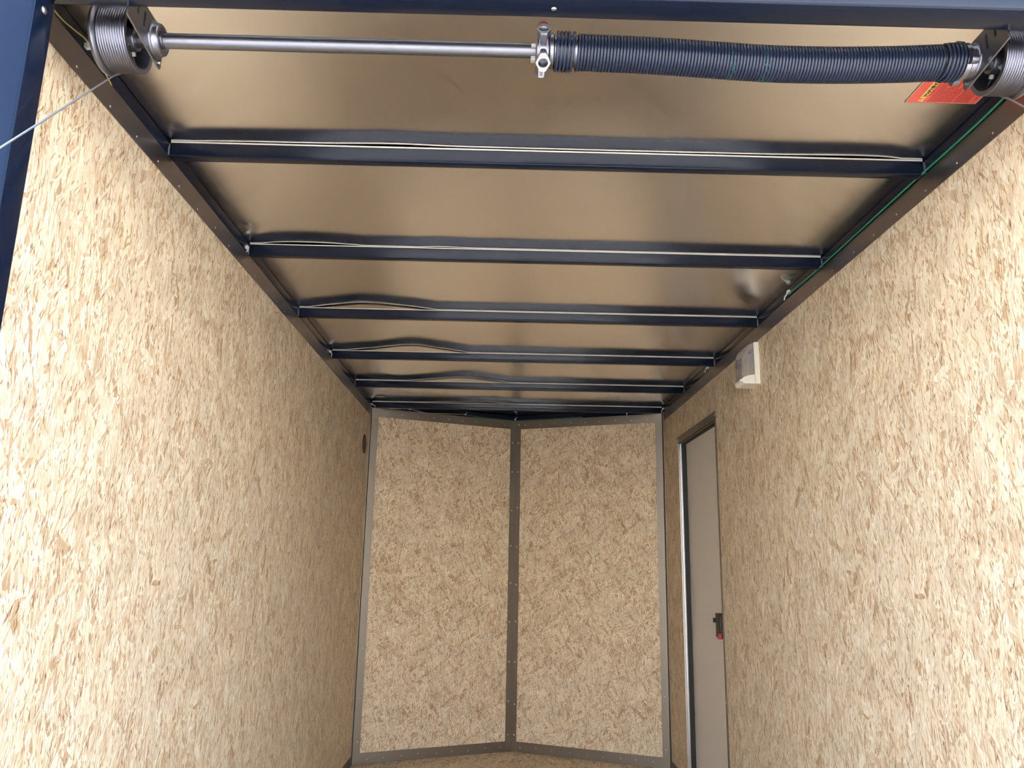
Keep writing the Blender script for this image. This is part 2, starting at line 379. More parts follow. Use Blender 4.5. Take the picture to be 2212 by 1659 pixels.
DIMP = [(-.843, 2.127, .0022, .022), (.719, 2.486, -.0009, .05), (.840, 2.434, .0020, .018), (.70, 3.05, -.0008, .04), (.845, 1.60, .0015, .02), (-.84, 1.60, .0015, .02), (.81, 4.54, .002, .03), (-.80, 4.50, .002, .03)]
def sheet_z(x, y):
    for k in range(len(H)-1):
        if y <= H[k+1][0]: break
    t = min(1, max(0, (y-H[k][0])/(H[k+1][0]-H[k][0]))); t = t*t*(3-2*t)
    z = curve(H[k][1], x)*(1-t)+curve(H[k+1][1], x)*t
    z = max(z, (.0027 if y > 1.3 else .0021)+.0008*math.exp(-((y-1.672)/.03)**2)); e = max(0, 1-(abs(x)/.86)**6)
    bay = abs(math.sin(PI*(y-1.054)/.605))
    z += e*bay*(.0012*math.sin(3.1*x+1.7*y)+.0010*math.sin(7.3*x-2.9*y+1.2)+.0006*math.sin(13*x+4*y))
    z += .0016*e*math.exp(-((x-.12)/.10)**2-((y-1.13)/.03)**2)
    fl = math.exp(-((x-.786)/.12)**4-((y-1.375)/.10)**4); z = z*(1-fl)+.0024*fl
    for dx, dy, a, s in DIMP: z += a*math.exp(-(((x-dx)**2+(y-dy)**2)/(s*s)))
    return ZC+z
bm = bmesh.new(); nx, ny = 220, 400; G = []
for j in range(ny+1):
    y = 1.06+(YA+.03-1.06)*j/ny
    hw = XW+.02 if y <= YC else (XW+.02)*max(0.02, (YA+.04-y)/(YA+.04-YC))
    G.append([bm.verts.new((-hw+2*hw*i/nx, y, sheet_z(-hw+2*hw*i/nx, y))) for i in range(nx+1)])
for j in range(ny):
    for i in range(nx): bm.faces.new((G[j][i], G[j][i+1], G[j+1][i+1], G[j+1][i]))
o = struct(finish('ceiling', bm, M_CEIL, smooth=True, angle=180), 'bare metal roof sheet, wavy where it rests on the bows')
sm = o.modifiers.new('thickness', 'SOLIDIFY'); sm.thickness = .001; sm.offset = 1

# ---------------------------------------------------------------- flashing strips along the wall tops, with screws
for s, nm in ((-1, 'trim_1'), (1, 'trim_2')):
    bm = bmesh.new(); n = 120; rows = []
    x0 = s*(XW-.0022); x1 = s*XW
    for i in range(n+1):
        y = YR+(YC-YR)*i/n
        w = .0007*math.sin(31*y)*math.sin(7*y)
        rows.append([bm.verts.new(p) for p in ((x0+s*0, y, ZB), (x0, y, ZT+w*.3), (x1, y, ZT+w*.3), (x1, y, ZB))])
    for a, b in zip(rows, rows[1:]):
        for k in range(4): bm.faces.new((a[k], a[(k+1) % 4], b[(k+1) % 4], b[k]))
    bm.faces.new(rows[0]); bm.faces.new(rows[-1])
    o = struct(finish(nm, bm, M_STRIP), 'dark metal flashing along the top of the %s wall' % ('left' if s < 0 else 'right'))
    y = 1.27
    while y < YC-.04:
        screw(o, (s*(XW-.0022), y+random.uniform(-.012, .012), 1.946+random.uniform(-.004, .004)), (-s, 0, 0), .55); y += .118 if s < 0 else .130

# ---------------------------------------------------------------- roof rails and V rails
for s, side in ((-1, 'left'), (1, 'right')):
    bm = bmesh.new(); x0, x1 = sorted((s*XW, s*(XW+.04)))
    box(bm, x0, x1, 1.09, YC+.02, ZT+.0005, ZC+.0014, bev=.003)
    tag(finish('roof_rail', bm, M_PAINT, smooth=True), 'black square steel rail running along the top of the %s wall' % side, 'rail')
    bm = bmesh.new(); d = Vector((-s*XW, YA-YC)).normalized(); nrm = Vector((-d.y, d.x)); nrm = nrm if nrm.y > 0 else -nrm
    A, B = Vector((s*XW, YC)), Vector((0, YA))
    prism(bm, [tuple(A-nrm*.0), tuple(B-nrm*.0), tuple(B+nrm*.035), tuple(A+nrm*.035)], ZT+.0005, ZC)
    tag(finish('nose_rail', bm, M_PAINT), 'black rail above the %s panel of the V nose' % side, 'rail')

# ---------------------------------------------------------------- roof bows
names = ['nearest black roof bow, just beyond the spring', 'second black roof bow beyond the spring', 'third black roof bow beyond the spring',
         'fourth black roof bow beyond the spring, third from the V nose', 'fifth black roof bow, second from the V nose', 'farthest black roof bow, right above the start of the V nose']
for yb, lab in zip(BOWS, names):
    root = empty('roof_bow', (0, yb, ZT), lab, 'roof beam', 'roof bows')
    bm = bmesh.new(); box(bm, -XW, XW, yb, yb+.026, ZT, ZC-.0003, bev=.0028, seg=3)
    rel(finish('tube', bm, M_PAINT, smooth=True), root)
    bm = bmesh.new(); box(bm, -XW+.003, XW-.003, yb+.0006, yb+.0254, ZC-.0003, ZC+(.0032 if yb < 2 else .0024), bev=.0004, seg=1)
    tag(rel(finish('sealing_tape', bm, M_TAPE), root), 'cream sealing tape along the top edge')
    for s in (-1, 1):
        bm = bmesh.new()
        pts = [(s*(XW-.0015), yb-.0012+.0006*math.sin(i*2.1), ZT+.001+i*.0021) for i in range(15)]
        tube(bm, pts, [.0022+.0010*abs(math.sin(i*1.25)) for i in range(15)], 8)
        rel(finish('weld_bead', bm, M_WELD, smooth=True), root)

# ---------------------------------------------------------------- nose trims
n_t = 3
for s, side in ((-1, 'left'), (1, 'right')):
    d = Vector((-s*XW, YA-YC)).normalized(); nrm = Vector((-d.y, d.x)); nrm = nrm if nrm.y > 0 else -nrm
    Lw = math.hypot(XW, YA-YC); A = Vector((s*XW, YC))
    def P(t, off=0.0): q = A+d*t-nrm*off; return (q.x, q.y)
    # top and bottom flashing of the V panel
    for z0, z1, lab, zs in ((ZB, ZT, 'top', 1.955), (0.0, .056, 'bottom', .026)):
        bm = bmesh.new(); prism(bm, [P(.002), P(Lw-.002), P(Lw-.002, .002), P(.002, .002)], z0, z1)
        o = struct(finish('trim_%d' % n_t, bm, M_TRIM), 'metal flashing along the %s of the %s nose panel' % (lab, side)); n_t += 1
        k = 9
        for i in range(k):
            t = .09+(Lw-.16)*i/(k-1)+random.uniform(-.01, .01); q = P(t, .002)
            screw(o, (q[0], q[1], zs+random.uniform(-.004, .004)), (-nrm.x, -nrm.y, 0), .75)
    # corner angle between side wall and V panel
    bm = bmesh.new(); prism(bm, [P(0, .0035), P(.043, .0035), P(.043), P(0)], 0, ZT)
    x0, x1 = sorted((s*XW, s*(XW-.0035))); box(bm, x0, x1, YC-.043, YC, 0, ZT-.001)
    o = struct(finish('trim_%d' % n_t, bm, M_TRIM), 'metal corner angle between %s wall and nose' % side); n_t += 1
    for i in range(8):
        q = P(.026, .0035); screw(o, (q[0], q[1], 1.93-.262*i+random.uniform(-.02, .02)), (-nrm.x, -nrm.y, 0), 1.0)
bm = bmesh.new()
for s in (-1, 1):
    d = Vector((-s*XW, YA-YC)).normalized(); nrm = Vector((-d.y, d.x)); nrm = nrm if nrm.y > 0 else -nrm
    B = Vector((0, YA)); q = [B-nrm*.005, B-d*.036-nrm*.004, B-d*.036, B]
    q[0] = Vector((0, YA-.0055))
    prism(bm, [tuple(v) for v in q], 0, ZT)
o = struct(finish('trim_%d' % n_t, bm, M_TRIM), 'metal angle down the centre seam of the V nose')
for s in (-1, 1):
    d = Vector((-s*XW, YA-YC)).normalized(); nrm = Vector((-d.y, d.x)); nrm = nrm if nrm.y > 0 else -nrm
    for z in ([1.955, 1.845, 1.65, 1.42, 1.19, .96, .73, .50, .27, .10] if s > 0 else [1.84, 1.65, 1.42, 1.19, .96, .73, .50, .28, .10]):
        q = Vector((0, YA))-d*.022-nrm*.0048; screw(o, (q.x, q.y, z+random.uniform(-.01, .01)), (-nrm.x, -nrm.y, 0), 1.2)
for s, nm in ((-1, 'baseboard_left'), (1, 'baseboard_right')):
    x0, x1 = sorted((s*XW, s*(XW-.003)))
    for a, b, suf in (((YR, YC-.043, ''),) if s < 0 else ((YR, 3.49, ''), (4.272, YC-.043, ''))):
        bm = bmesh.new(); box(bm, x0, x1, a, b, 0, .05); struct(finish(nm+suf, bm, M_STRIP), 'metal kick strip along the foot of the %s wall' % ('left' if s < 0 else 'right'))

# ---------------------------------------------------------------- rear posts and header (ramp door frame)
for s, side in ((-1, 'left'), (1, 'right')):
    root = empty('rear_post', (s*.87, 1.065, -.05), 'glossy black steel post framing the %s side of the rear opening' % side, 'post')
    bm = bmesh.new(); x0, x1 = sorted((s*XP, s*.93)); box(bm, x0, x1, 1.040, 1.090, -.05, ZB, bev=.0045, seg=4)
    rel(finish('tube', bm, M_PAINT, smooth=True), root)
    for z in (1.902, 1.15, .4): screw(root, (s*XP, 1.063, z), (-s, 0, 0), 1.2, 'bolt')
root = empty('rear_header', (0, 1.065, ZB), 'glossy black steel header beam across the top of the rear opening', 'beam')
bm = bmesh.new(); n = 60
secs = []
for i in range(n+1):
    x = -.93+1.86*i/n; w = .0012*math.exp(-((x+.06)/.10)**2)
    e = .004
    ring = [(1.040+e, ZB), (1.090-e, ZB), (1.0888, ZB+.0012), (1.090, ZB+e), (1.090, 2.055), (1.040, 2.055), (1.040, ZB+e), (1.0412, ZB+.0012)]
    secs.append([bm.verts.new((x, yy-(w if k in (1, 2, 3) else 0), zz)) for k, (yy, zz) in enumerate(ring)])
for a, b in zip(secs, secs[1:]):
    for k in range(8): bm.faces.new((a[k], a[(k+1) % 8], b[(k+1) % 8], b[k]))
bm.faces.new(secs[0]); bm.faces.new(secs[-1])
rel(finish('tube', bm, M_PAINT, smooth=True, angle=60), root)
for x in (-.03,): screw(root, (x, 1.067, ZB), (0, 0, -1), .85, 'bolt')

# ---------------------------------------------------------------- ramp door lowered behind the trailer (outside the frame, the cables run to it)
root = empty('ramp_door', (0, 1.0, -.05), 'strand board ramp door lowered to the ground', 'ramp')
bm = bmesh.new(); extrude_poly(bm, [(-.80, 1.03, -.01), (-.80, -.90, -.40), (-.80, -.90, -.45), (-.80, 1.03, -.06)], (1.60, 0, 0))
rel(finish('panel', bm, M_PLY), root)

# ================================================================ spring counterbalance
SY, SZ = 1.19, 1.9458
asm = empty('torsion_spring_assembly', (0, SY, SZ), 'steel torsion shaft with black coil spring and two grooved cable drums under the header', 'spring assembly')
bm = bmesh.new(); lathe_x(bm, [(-.80, 0), (-.80, .0127), (.80, .0127), (.80, 0)], SY, SZ, 40, closed=False)
rel(finish('shaft', bm, M_STEEL, smooth=True), asm)

# spring: one continuous helix, wider end turns over the cones
def sx(x): return x+CX
def sag(x):
    t = [(sx(.115), .0010), (sx(.2517), .0040), (sx(.379), .0105), (sx(.45), .0134), (sx(.55), .0132), (sx(.663), .0085), (sx(.742), .0030), (sx(.78), .0010)]
    return curve(t, x) if x > t[0][0] else .0005
segs = [(sx(.0795), sx(.1085), 4.6, .0309), (sx(.1085), sx(.1165), .45, .0296), (sx(.1165), sx(.7405), 114, .0276), (sx(.7405), sx(.7475), .5, .0285), (sx(.7475), sx(.7770), 4.6, .0300)]
pts = []; ph = 1.0; SEG = 22; R = segs[0][3]
for x0, x1, turns, rad in segs:
    k = max(4, int(turns*SEG)); r0 = R
    for i in range(k):
        t = i/k; x = x0+(x1-x0)*t; a = ph-2*PI*turns*t; rr = r0+(rad-r0)*min(1, t*turns/.5)
        pts.append((x, SY+rr*math.cos(a), SZ-sag(x)+rr*math.sin(a)))
    R = rad; ph -= 2*PI*turns
bm = bmesh.new(); tube(bm, pts, .00272, 8)
o = rel(finish('torsion_spring', bm, M_SPRING, smooth=True, angle=180), asm); tag(o, 'black coiled spring sagging slightly in the middle')
# faint teal stencil marks round the coils
o_spring = o
rnd = random.Random(3)
M_TEAL = simple('teal stencil paint', (.015, .085, .10), .6)
for xa, xb in ((.375, .385), (.432, .446)):
    bm = bmesh.new()
    for i in range(40):
        x = sx(rnd.uniform(xa, xb)); a = rnd.uniform(PI*.98, PI*1.75); rr = .0276+.0024; l = rnd.uniform(.04, .12)
        q = [(x, SY+rr*math.cos(a+l*k/4), SZ-sag(x)+rr*math.sin(a+l*k/4)) for k in range(5)]
        tube(bm, q, .0006, 5)
    ob = finish('stencil_mark', bm, M_TEAL, None, True); ob.parent = o_spring; ob.location = -Vector(asm.location)*0 - Vector((0, 0, 0))
    ob.location = Vector((0, 0, 0))

# winding cone
VD = Vector((0, math.cos(math.radians(35.8)), math.sin(math.radians(35.8)))); VP = Vector((0, -VD.z, VD.y))
def ring_dir(phi): a = math.radians(phi); return -VD*math.cos(a)+VP*math.sin(a)
XC = sx(.0590)
wc = bmesh.new()
lathe_x(wc, [(XC-.0125, .0127), (XC-.0125, .021), (XC-.010, .0245), (XC+.009, .0245), (XC+.012, .0285), (XC+.0175, .0290), (XC+.0195, .0262), (XC+.052, .0245), (XC+.056, .0265), (XC+.0575, .0265), (XC+.0575, .0127)], SY, SZ, 48)
C0 = Vector((XC, SY, SZ))
for phi in (-28.5, 61.5, 151.5, 241.5):
    u = ring_dir(phi); t = Vector((1, 0, 0)).cross(u)
    # elongated hexagonal boss with a round socket
    def P3(x, tt, h): return C0+Vector((x, 0, 0))+t*tt+u*h
    n = 36; hexa = [(0.0128, 0.0015), (0.0128, -0.0015), (0.0050, -.0180), (-.0050, -.0180), (-.0128, -.0015), (-.0128, .0015), (-.0050, .0165), (.0050, .0165)]
    def hex_r(a):
        dx, dy = math.cos(a), math.sin(a); best = 9
        for i in range(8):
            (x1, y1), (x2, y2) = hexa[i], hexa[(i+1) % 8]
            den = dx*(y2-y1)-dy*(x2-x1)
            if abs(den) < 1e-9: continue
            q = (x1*(y2-y1)-y1*(x2-x1))/den; w = (x1*dy-y1*dx)/den
            if q > 0 and -.001 <= w <= 1.001: best = min(best, q)
        return best
    def ringv(rf, h): return [wc.verts.new(P3(rf(2*PI*i/n)*math.cos(2*PI*i/n), rf(2*PI*i/n)*math.sin(2*PI*i/n), h)) for i in range(n)]
    R1 = ringv(lambda a: hex_r(a)*.80, .0165); R2 = ringv(lambda a: hex_r(a)*.96, .034); R2b = ringv(hex_r, .0366); R3 = ringv(lambda a: hex_r(a)*.97, .0387)
    R4 = ringv(lambda a: .0086, .0387); R5 = ringv(lambda a: .0078, .0375); R6 = ringv(lambda a: .0078, .024)
    for a, b in ((R1, R2), (R2, R2b), (R2b, R3), (R3, R4), (R4, R5), (R5, R6)):
        for i in range(n): wc.faces.new((a[i], a[(i+1) % n], b[(i+1) % n], b[i]))
    wc.faces.new(R6)
# webs between the bosses
for phi in (16.5, 106.5, 196.5, 286.5):
    u = ring_dir(phi); t = Vector((1, 0, 0)).cross(u)
    for xx in (-.0075, .0055):
        pp = [C0+Vector((xx, 0, 0))+t*a+u*b for a, b in ((-.022, .012), (-.0235, .0255), (0, .0265), (.0235, .0255), (.022, .012))]
        extrude_poly(wc, pp, (.0022, 0, 0))
o_cone = rel(finish('winding_cone', wc, M_ALU, smooth=True, angle=35), asm); tag(o_cone, 'cast aluminium winding cone with round sockets')
def sub(ob, parent): ob.parent = parent; return ob
# machined faces of the two sockets we look at
for phi in (-28.5, 61.5):
    u = ring_dir(phi); t = Vector((1, 0, 0)).cross(u); bm = bmesh.new(); n = 36
    hexa = [(0.0124, 0.0012), (0.0124, -0.0012), (0.0047, -.0175), (-.0047, -.0175), (-.0124, -.0012), (-.0124, .0012), (-.0047, .0160), (.0047, .0160)]
    def pv(rf, h): return [bm.verts.new(C0+Vector((rf(2*PI*i/n)*math.cos(2*PI*i/n), 0, 0))+t*(rf(2*PI*i/n)*math.sin(2*PI*i/n))+u*h) for i in range(n)]
    def hr(a):
        dx, dy = math.cos(a), math.sin(a); best = 9
        for i in range(8):
            (x1, y1), (x2, y2) = hexa[i], hexa[(i+1) % 8]
            den = dx*(y2-y1)-dy*(x2-x1)
            if abs(den) < 1e-9: continue
            q = (x1*(y2-y1)-y1*(x2-x1))/den; w = (x1*dy-y1*dx)/den
            if q > 0 and -.001 <= w <= 1.001: best = min(best, q)
        return best
    a, b, c, d_ = pv(hr, .0386), pv(hr, .0394), pv(lambda q: .0084, .0394), pv(lambda q: .0084, .0386)
    for p, q in ((a, b), (b, c), (c, d_)):
        for i in range(n): bm.faces.new((p[i], p[(i+1) % n], q[(i+1) % n], q[i]))
    tag(sub(finish('socket_face', bm, M_CAST, None, True, 30), o_cone), 'pale machined face round a socket')
# set screws and red cap
u = ring_dir(-62); t = Vector((1, 0, 0)).cross(u)
bm = bmesh.new(); b2 = bmesh.new(); bmesh.ops.create_cube(b2, size=1)
merge(bm, b2, Matrix.Translation(C0+Vector((-.0165, 0, 0))+u*.0130)@Matrix(((1, 0, 0, 0), (0, t.y, u.y, 0), (0, t.z, u.z, 0), (0, 0, 0, 1)))@Matrix.Diagonal((.0075, .009, .013, 1)))
sub(finish('set_screw', bm, M_CAST, None), o_cone)
u = ring_dir(25); t = Vector((1, 0, 0)).cross(u)
bm = bmesh.new(); b2 = bmesh.new(); bmesh.ops.create_cube(b2, size=1)
merge(bm, b2, Matrix.Translation(C0+Vector((-.0165, 0, 0))+u*.0160)@Matrix(((1, 0, 0, 0), (0, t.y, u.y, 0), (0, t.z, u.z, 0), (0, 0, 0, 1)))@Matrix.Diagonal((.0075, .006, .008, 1)))
sub(finish('set_screw', bm, M_CAST, None), o_cone)
bm = bmesh.new(); u = ring_dir(-75); t = Vector((1, 0, 0)).cross(u); q0 = C0+u*.030+Vector((-.002, 0, 0))
for a, b, c, d_ in ((-.0045, -.003, 0, .014), (.003, .0045, 0, .014), (-.0045, .0045, .012, .014)):
    pp = [q0+Vector((a, 0, 0))+u*c, q0+Vector((b, 0, 0))+u*c, q0+Vector((b, 0, 0))+u*d_, q0+Vector((a, 0, 0))+u*d_]
    extrude_poly(bm, [p-t*.002 for p in pp], t*.004)
sub(finish('slot_lug', bm, M_CAST, None), o_cone)
bm = bmesh.new(); u = ring_dir(99)
tube(bm, [C0+u*.030, C0+u*.040, C0+u*.0440, C0+u*.0460], [.0078, .0078, .0074, .0045], 16)
tag(sub(finish('bolt_cap', bm, M_RED, None, True, 40), o_cone), 'dark red painted bolt head')

# stationary cone at the far right end of the spring
XE = sx(.786); bm = bmesh.new()
lathe_x(bm, [(XE-.042, .0127), (XE-.042, .0245), (XE-.008, .0262), (XE-.0075, .0300), (XE+.000, .0310), (XE+.003, .028), (XE+.006, .022), (XE+.0075, .022), (XE+.0075, .0127)], SY, SZ, 48)
for k in range(3):
    a = 2*PI*k/3+3.6
    b2 = bmesh.new(); bmesh.ops.create_cone(b2, cap_ends=True, segments=20, radius1=.0085, radius2=.0075, depth=.012)
    merge(bm, b2, Matrix.Translation((XE-.001, SY+.0330*math.cos(a), SZ+.0330*math.sin(a)))@Matrix.Rotation(PI/2, 4, 'Y'))
rel(finish('stationary_cone', bm, M_ALU, smooth=True, angle=35), asm)

# cable drums
for s in (-1, 1):
    bm = bmesh.new(); xo, xi = .786, .7285
    prof = [(xo, .046), (xo, .0588), (xo-.0015, .0594), (xo-.0045, .0594), (xo-.0075, .0560), (xo-.0090, .0505)]
    ng = 11; x = xo-.0095; p = (x-(xi+.0025))/ng
    for i in range(ng):
        prof += [(x-p*.12, .0522), (x-p*.35, .05395), (x-p*.5, .0544), (x-p*.65, .05395), (x-p*.88, .0522)]
        x -= p
    prof += [(xi+.0015, .0545), (xi, .0545), (xi, .0462), (xi+.003, .0455), (xo-.014, .0445), (xo-.014, .0200), (xi+.006, .0190), (xi+.003, .0180), (xi+.003, .0128), (xo-.010, .0128), (xo-.010, .046)]
    lathe_x(bm, [(s*a, b) for a, b in prof], SY, SZ, 96)
    for k in range(4):                                   # spokes inside the bowl
        a = PI/4+k*PI/2+.3
        b2 = bmesh.new(); bmesh.ops.create_cube(b2, size=1)
        merge(bm, b2, Matrix.Translation((s*(xo-.024), SY, SZ))@Matrix.Rotation(a, 4, 'X')@Matrix.Translation((0, .032, 0))@Matrix.Diagonal((.026, .027, .003, 1)))
    dr = rel(finish('cable_drum', bm, M_ALU, smooth=True, angle=45), asm); tag(dr, 'grooved aluminium drum at the %s end of the shaft' % ('left' if s < 0 else 'right'))
    bm = bmesh.new()
    for a in (-2.2, -.9):
        u = Vector((0, math.cos(a), math.sin(a))); c = Vector((s*(xi+.014), SY, SZ))
        tube(bm, [c+u*.017, c+u*.026], .0042, 6)
    sub(finish('set_screw', bm, M_CAST, None), dr)

# end bearing brackets
for s, side in ((-1, 'left'), (1, 'right')):
    xb = .6995
    root = empty('bearing_bracket', (s*xb, 1.09, 1.94), 'dark slotted steel bracket holding the %s end of the spring shaft' % side, 'bracket', 'shaft brackets')
    bm = bmesh.new()
    yz = [(1.0905, 1.921), (1.206, 1.9065), (1.216, 1.908), (1.2175, 1.913), (1.2155, 1.968), (1.207, 1.9775), (1.0905, 1.9775)]
    extrude_poly(bm, [(s*xb, y, z) for y, z in yz], (-s*.0028*-1, 0, 0))
    x0, x1 = sorted((s*(xb), s*(xb-.036))); 
    box(bm, x0, x1, 1.0905, 1.0930, ZB+.012, 1.9775)
    rel(finish('plate', bm, M_PLATE), root)
    bm = bmesh.new()
    for y0, dy, z0, z1 in ((1.117, .0065, 1.945, 1.972), (1.140, .0065, 1.938, 1.966), (1.168, .004, 1.962, 1.968)):
        bm = bmesh.new(); x0, x1 = sorted((s*(xb-.0006), s*(xb+.0034))); box(bm, x0, x1, y0, y0+dy, z0, z1, bev=.001)
        rel(finish('slot', bm, M_BLACK), root)
    bm = bmesh.new()
    prof = [(xb, .0310), (xb-.0025, .0305), (xb-.0035, .0285), (xb-.0055, .0268), (xb-.0110, .0262), (xb-.0125, .0245), (xb-.0125, .0200), (xb-.0095, .0185), (xb-.0095, .0150), (xb-.0150, .0145), (xb-.0150, .0129), (xb, .0129)]
    lathe_x(bm, [(s*a, b) for a, b in prof], SY-.0015, SZ, 48)
    rel(finish('bearing', bm, M_ALU, smooth=True, angle=35), root)
    bm = bmesh.new(); b2 = bmesh.new(); bmesh.ops.create_cone(b2, cap_ends=True, segments=14, radius1=.0032, radius2=.0026, depth=.003)
    merge(bm, b2, Matrix.Translation((s*(xb-.001), 1.2095, 1.9165))@Matrix.Rotation(PI/2, 4, 'Y')); rel(finish('rivet', bm, M_SCREW, smooth=True), root)

# lift cables down to the ramp
for s, side in ((-1, 'left'), (1, 'right')):
    bm = bmesh.new(); pts = []
    a0 = math.atan2(1.8968-SZ, 1.217-SY)
    xs = s*.7745
    for i in range(10): a = a0+1.2-1.2*i/9; pts.append((xs, SY+.0556*math.cos(a), SZ+.0556*math.sin(a)))
    for i in range(1, 25):
        t = i/24; pts.append((xs, 1.217-1.985*t, 1.8968-2.225*t))
    tube(bm, pts, .0016, 8)
    tag(finish('lift_cable', bm, M_CABLE, smooth=True), 'thin steel lift cable running down from the %s drum towards the ramp' % side, 'cable')

# ================================================================ warning label on the roof sheet
def text_mesh(name, s, size, mat, origin, ex, ey, parent, align='LEFT', bold=0.0):
    cu = bpy.data.curves.new('txt', 'FONT'); cu.body = s; cu.size = size; cu.align_x = align; cu.offset = bold; cu.extrude = .00008
    ob = bpy.data.objects.new('txt', cu); COL.objects.link(ob)
    dg = bpy.context.evaluated_depsgraph_get(); me = bpy.data.meshes.new_from_object(ob.evaluated_get(dg))
    bpy.data.objects.remove(ob); bpy.data.curves.remove(cu)
    ez = Vector(ex).cross(Vector(ey)); me.transform(Matrix(((ex[0], ey[0], ez[0], origin[0]), (ex[1], ey[1], ez[1], origin[1]), (ex[2], ey[2], ez[2], origin[2]), (0, 0, 0, 1))))
    me.name = name; me.materials.clear(); me.materials.append(mat)
    o = bpy.data.objects.new(name, me); COL.objects.link(o); o.parent = parent; o.location = -Vector(parent.location); return o
lx0, lx1, ly0, ly1 = .7125, .8595, 1.328, 1.430
zs = min(sheet_z(x, y) for x in (lx0, .75, .8, lx1) for y in (ly0, 1.38, ly1))-.00045
root = empty('warning_label', ((lx0+lx1)/2, (ly0+ly1)/2, zs), 'red warning label with yellow WARNING panel stuck on the roof sheet behind the spring', 'label')
rel(obox('border', M_LBLK, None, lx0, lx1, ly0, ly1, zs, zs+.0004), root)
rel(obox('margin', M_LWHT, None, lx0+.0012, lx1-.0012, ly0+.0012, ly1-.0012, zs-.0001, zs+.0002), root)
rel(obox('label_face', M_LRED, None, lx0+.0022, lx1-.0022, ly0+.0022, ly1-.0022, zs-.0002, zs+.0001), root)
# reading direction: text runs towards the opening (-Y), lines stack towards the wall (+X)
rel(obox('heading_panel', M_LYEL, None, lx0+.0235, lx0+.0345, 1.352, 1.413, zs-.0003, zs), root)
EX, EY = (0, -1, 0), (-1, 0, 0)
text_mesh('heading_text', 'WARNING', .0106, M_LBLK, (lx0+.0333, 1.3825, zs-.0005), EX, EY, root, 'CENTER', .0004)
for yc in (1.4205, 1.3445):
    bm = bmesh.new(); extrude_poly(bm, [(lx0+.0225, yc, zs-.0003), (lx0+.0345, yc-.006, zs-.0003), (lx0+.0345, yc+.006, zs-.0003)], (0, 0, .0002)); rel(finish('warning_triangle', bm, M_LYEL), root)
    text_mesh('exclamation_mark', '!', .009, M_LRED, (lx0+.0337, yc, zs-.0005), EX, EY, root, 'CENTER', .0002)
text_mesh('subheading_text', 'EXTREME DANGER', .0050, M_LDRED, (lx0+.0405, 1.3825, zs-.0004), EX, EY, root, 'CENTER')
bm = bmesh.new(); rnd = random.Random(5)
k = 0; x = lx0+.0440
while x < lx1-.022:
    y = ly1-.0055; yend = ly0+.006 if k % 6 != 4 else 1.38
    while y > yend:
        l = rnd.uniform(.003, .009); box(bm, x, x+.0018, max(y-l, yend-.002), y, zs-.0003, zs-.0001); y -= l+.0014
    x += .00385; k += 1
    if k == 13: x += .003
tag(rel(finish('small_print', bm, M_LDRED), root), 'rows of illegible dark red small print')
text_mesh('footer_text', 'DO NOT REMOVE', .0062, M_LDRED, (lx1-.0085, 1.4145, zs-.0004), EX, EY, root)

# ================================================================ side door
dr = bpy.data.objects.new('door_1', None); COL.objects.link(dr); dr.location = (XW, D0, 0); struct(dr, 'side entry door with pale grey panel in a metal frame')
XO = XW+.040
bm = bmesh.new()
box(bm, XW-.0015, XW+.0005, D0-.022, D0+.004, 0, 1.777)                # near flange
box(bm, XW-.0025, XW+.0005, D0-.024, D1+.022, 1.744, 1.777)            # top flange
box(bm, XW-.0015, XW+.014, D1-.002, D1+.004, 0, 1.742)                 # far flange edge
box(bm, XW-.001, XO+.02, D0-.002, D0+.001, 0, DZ)                      # near jamb
box(bm, XW-.001, XO+.02, D0, D1, DZ-.001, DZ+.002)                     # head jamb
rel(finish('frame', bm, M_TRIM), dr)
bm = bmesh.new(); box(bm, XW-.003, XW+.016, D1-.004, D1+.001, 0, DZ, bev=.001); box(bm, XW+.008, XW+.011, D1-.007, D1-.003, 0, DZ, bev=.001)
tag(rel(finish('jamb', bm, M_SILV), dr), 'bright metal far jamb')
bm = bmesh.new(); box(bm, XW+.016, XO, D1-.006, D1+.001, 0, DZ); box(bm, XW+.019, XO, D0, D1, DZ-.006, DZ-.0015); box(bm, XW+.0002, XW+.004, D0, D1, DZ-.004, DZ-.001)
rel(finish('door_seal', bm, M_BLACK), dr)
bm = bmesh.new(); box(bm, XO, XO+.020, D0, D1, 0.0, DZ); rel(finish('door_panel', bm, M_DOOR), dr)
# latch
bm = bmesh.new(); lz = CZ-.258; ly = 3.60
box(bm, XO-.034, XO, ly-.050, ly+.060, lz-.048, lz+.055, bev=.004, seg=3)
box(bm, XO-.044, XO-.006, ly-.046, ly+.020, lz-.044, lz+.050, bev=.005, seg=3)
la = rel(finish('latch', bm, M_BLKP, smooth=True), dr); tag(la, 'black plastic paddle latch')
def subp(ob): ob.parent = la; return ob
bm = bmesh.new(); box(bm, XO-.048, XO-.036, ly-.048, ly-.022, lz-.050, lz-.026, bev=.002); tag(subp(finish('lock_tab', bm, M_REDP, None)), 'red lock tab')
bm = bmesh.new(); box(bm, XO-.033, XO-.027, ly-.0475, ly-.044, lz-.018, lz+.012, bev=.001); tag(subp(finish('lever', bm, M_CAST, None)), 'pale slot plate')
bm = bmesh.new(); box(bm, XO-.044, XO-.030, ly+.050, ly+.066, lz+.014, lz+.034, bev=.002); subp(finish('thumb_turn', bm, M_BLKP, None))
for (y, z) in ((3.505, 1.760), (3.84, 1.765), (4.255, 1.756), (3.502, 1.700), (4.262, 1.62), (4.262, 1.25), (4.262, .88), (4.262, .5)):
    screw(dr, (XW-.0025, y, z), (-1, 0, 0), 1.0)
for z in (1.20, .88, .53): screw(dr, (XW-.0025, 3.504, z), (-1, 0, 0), .9)

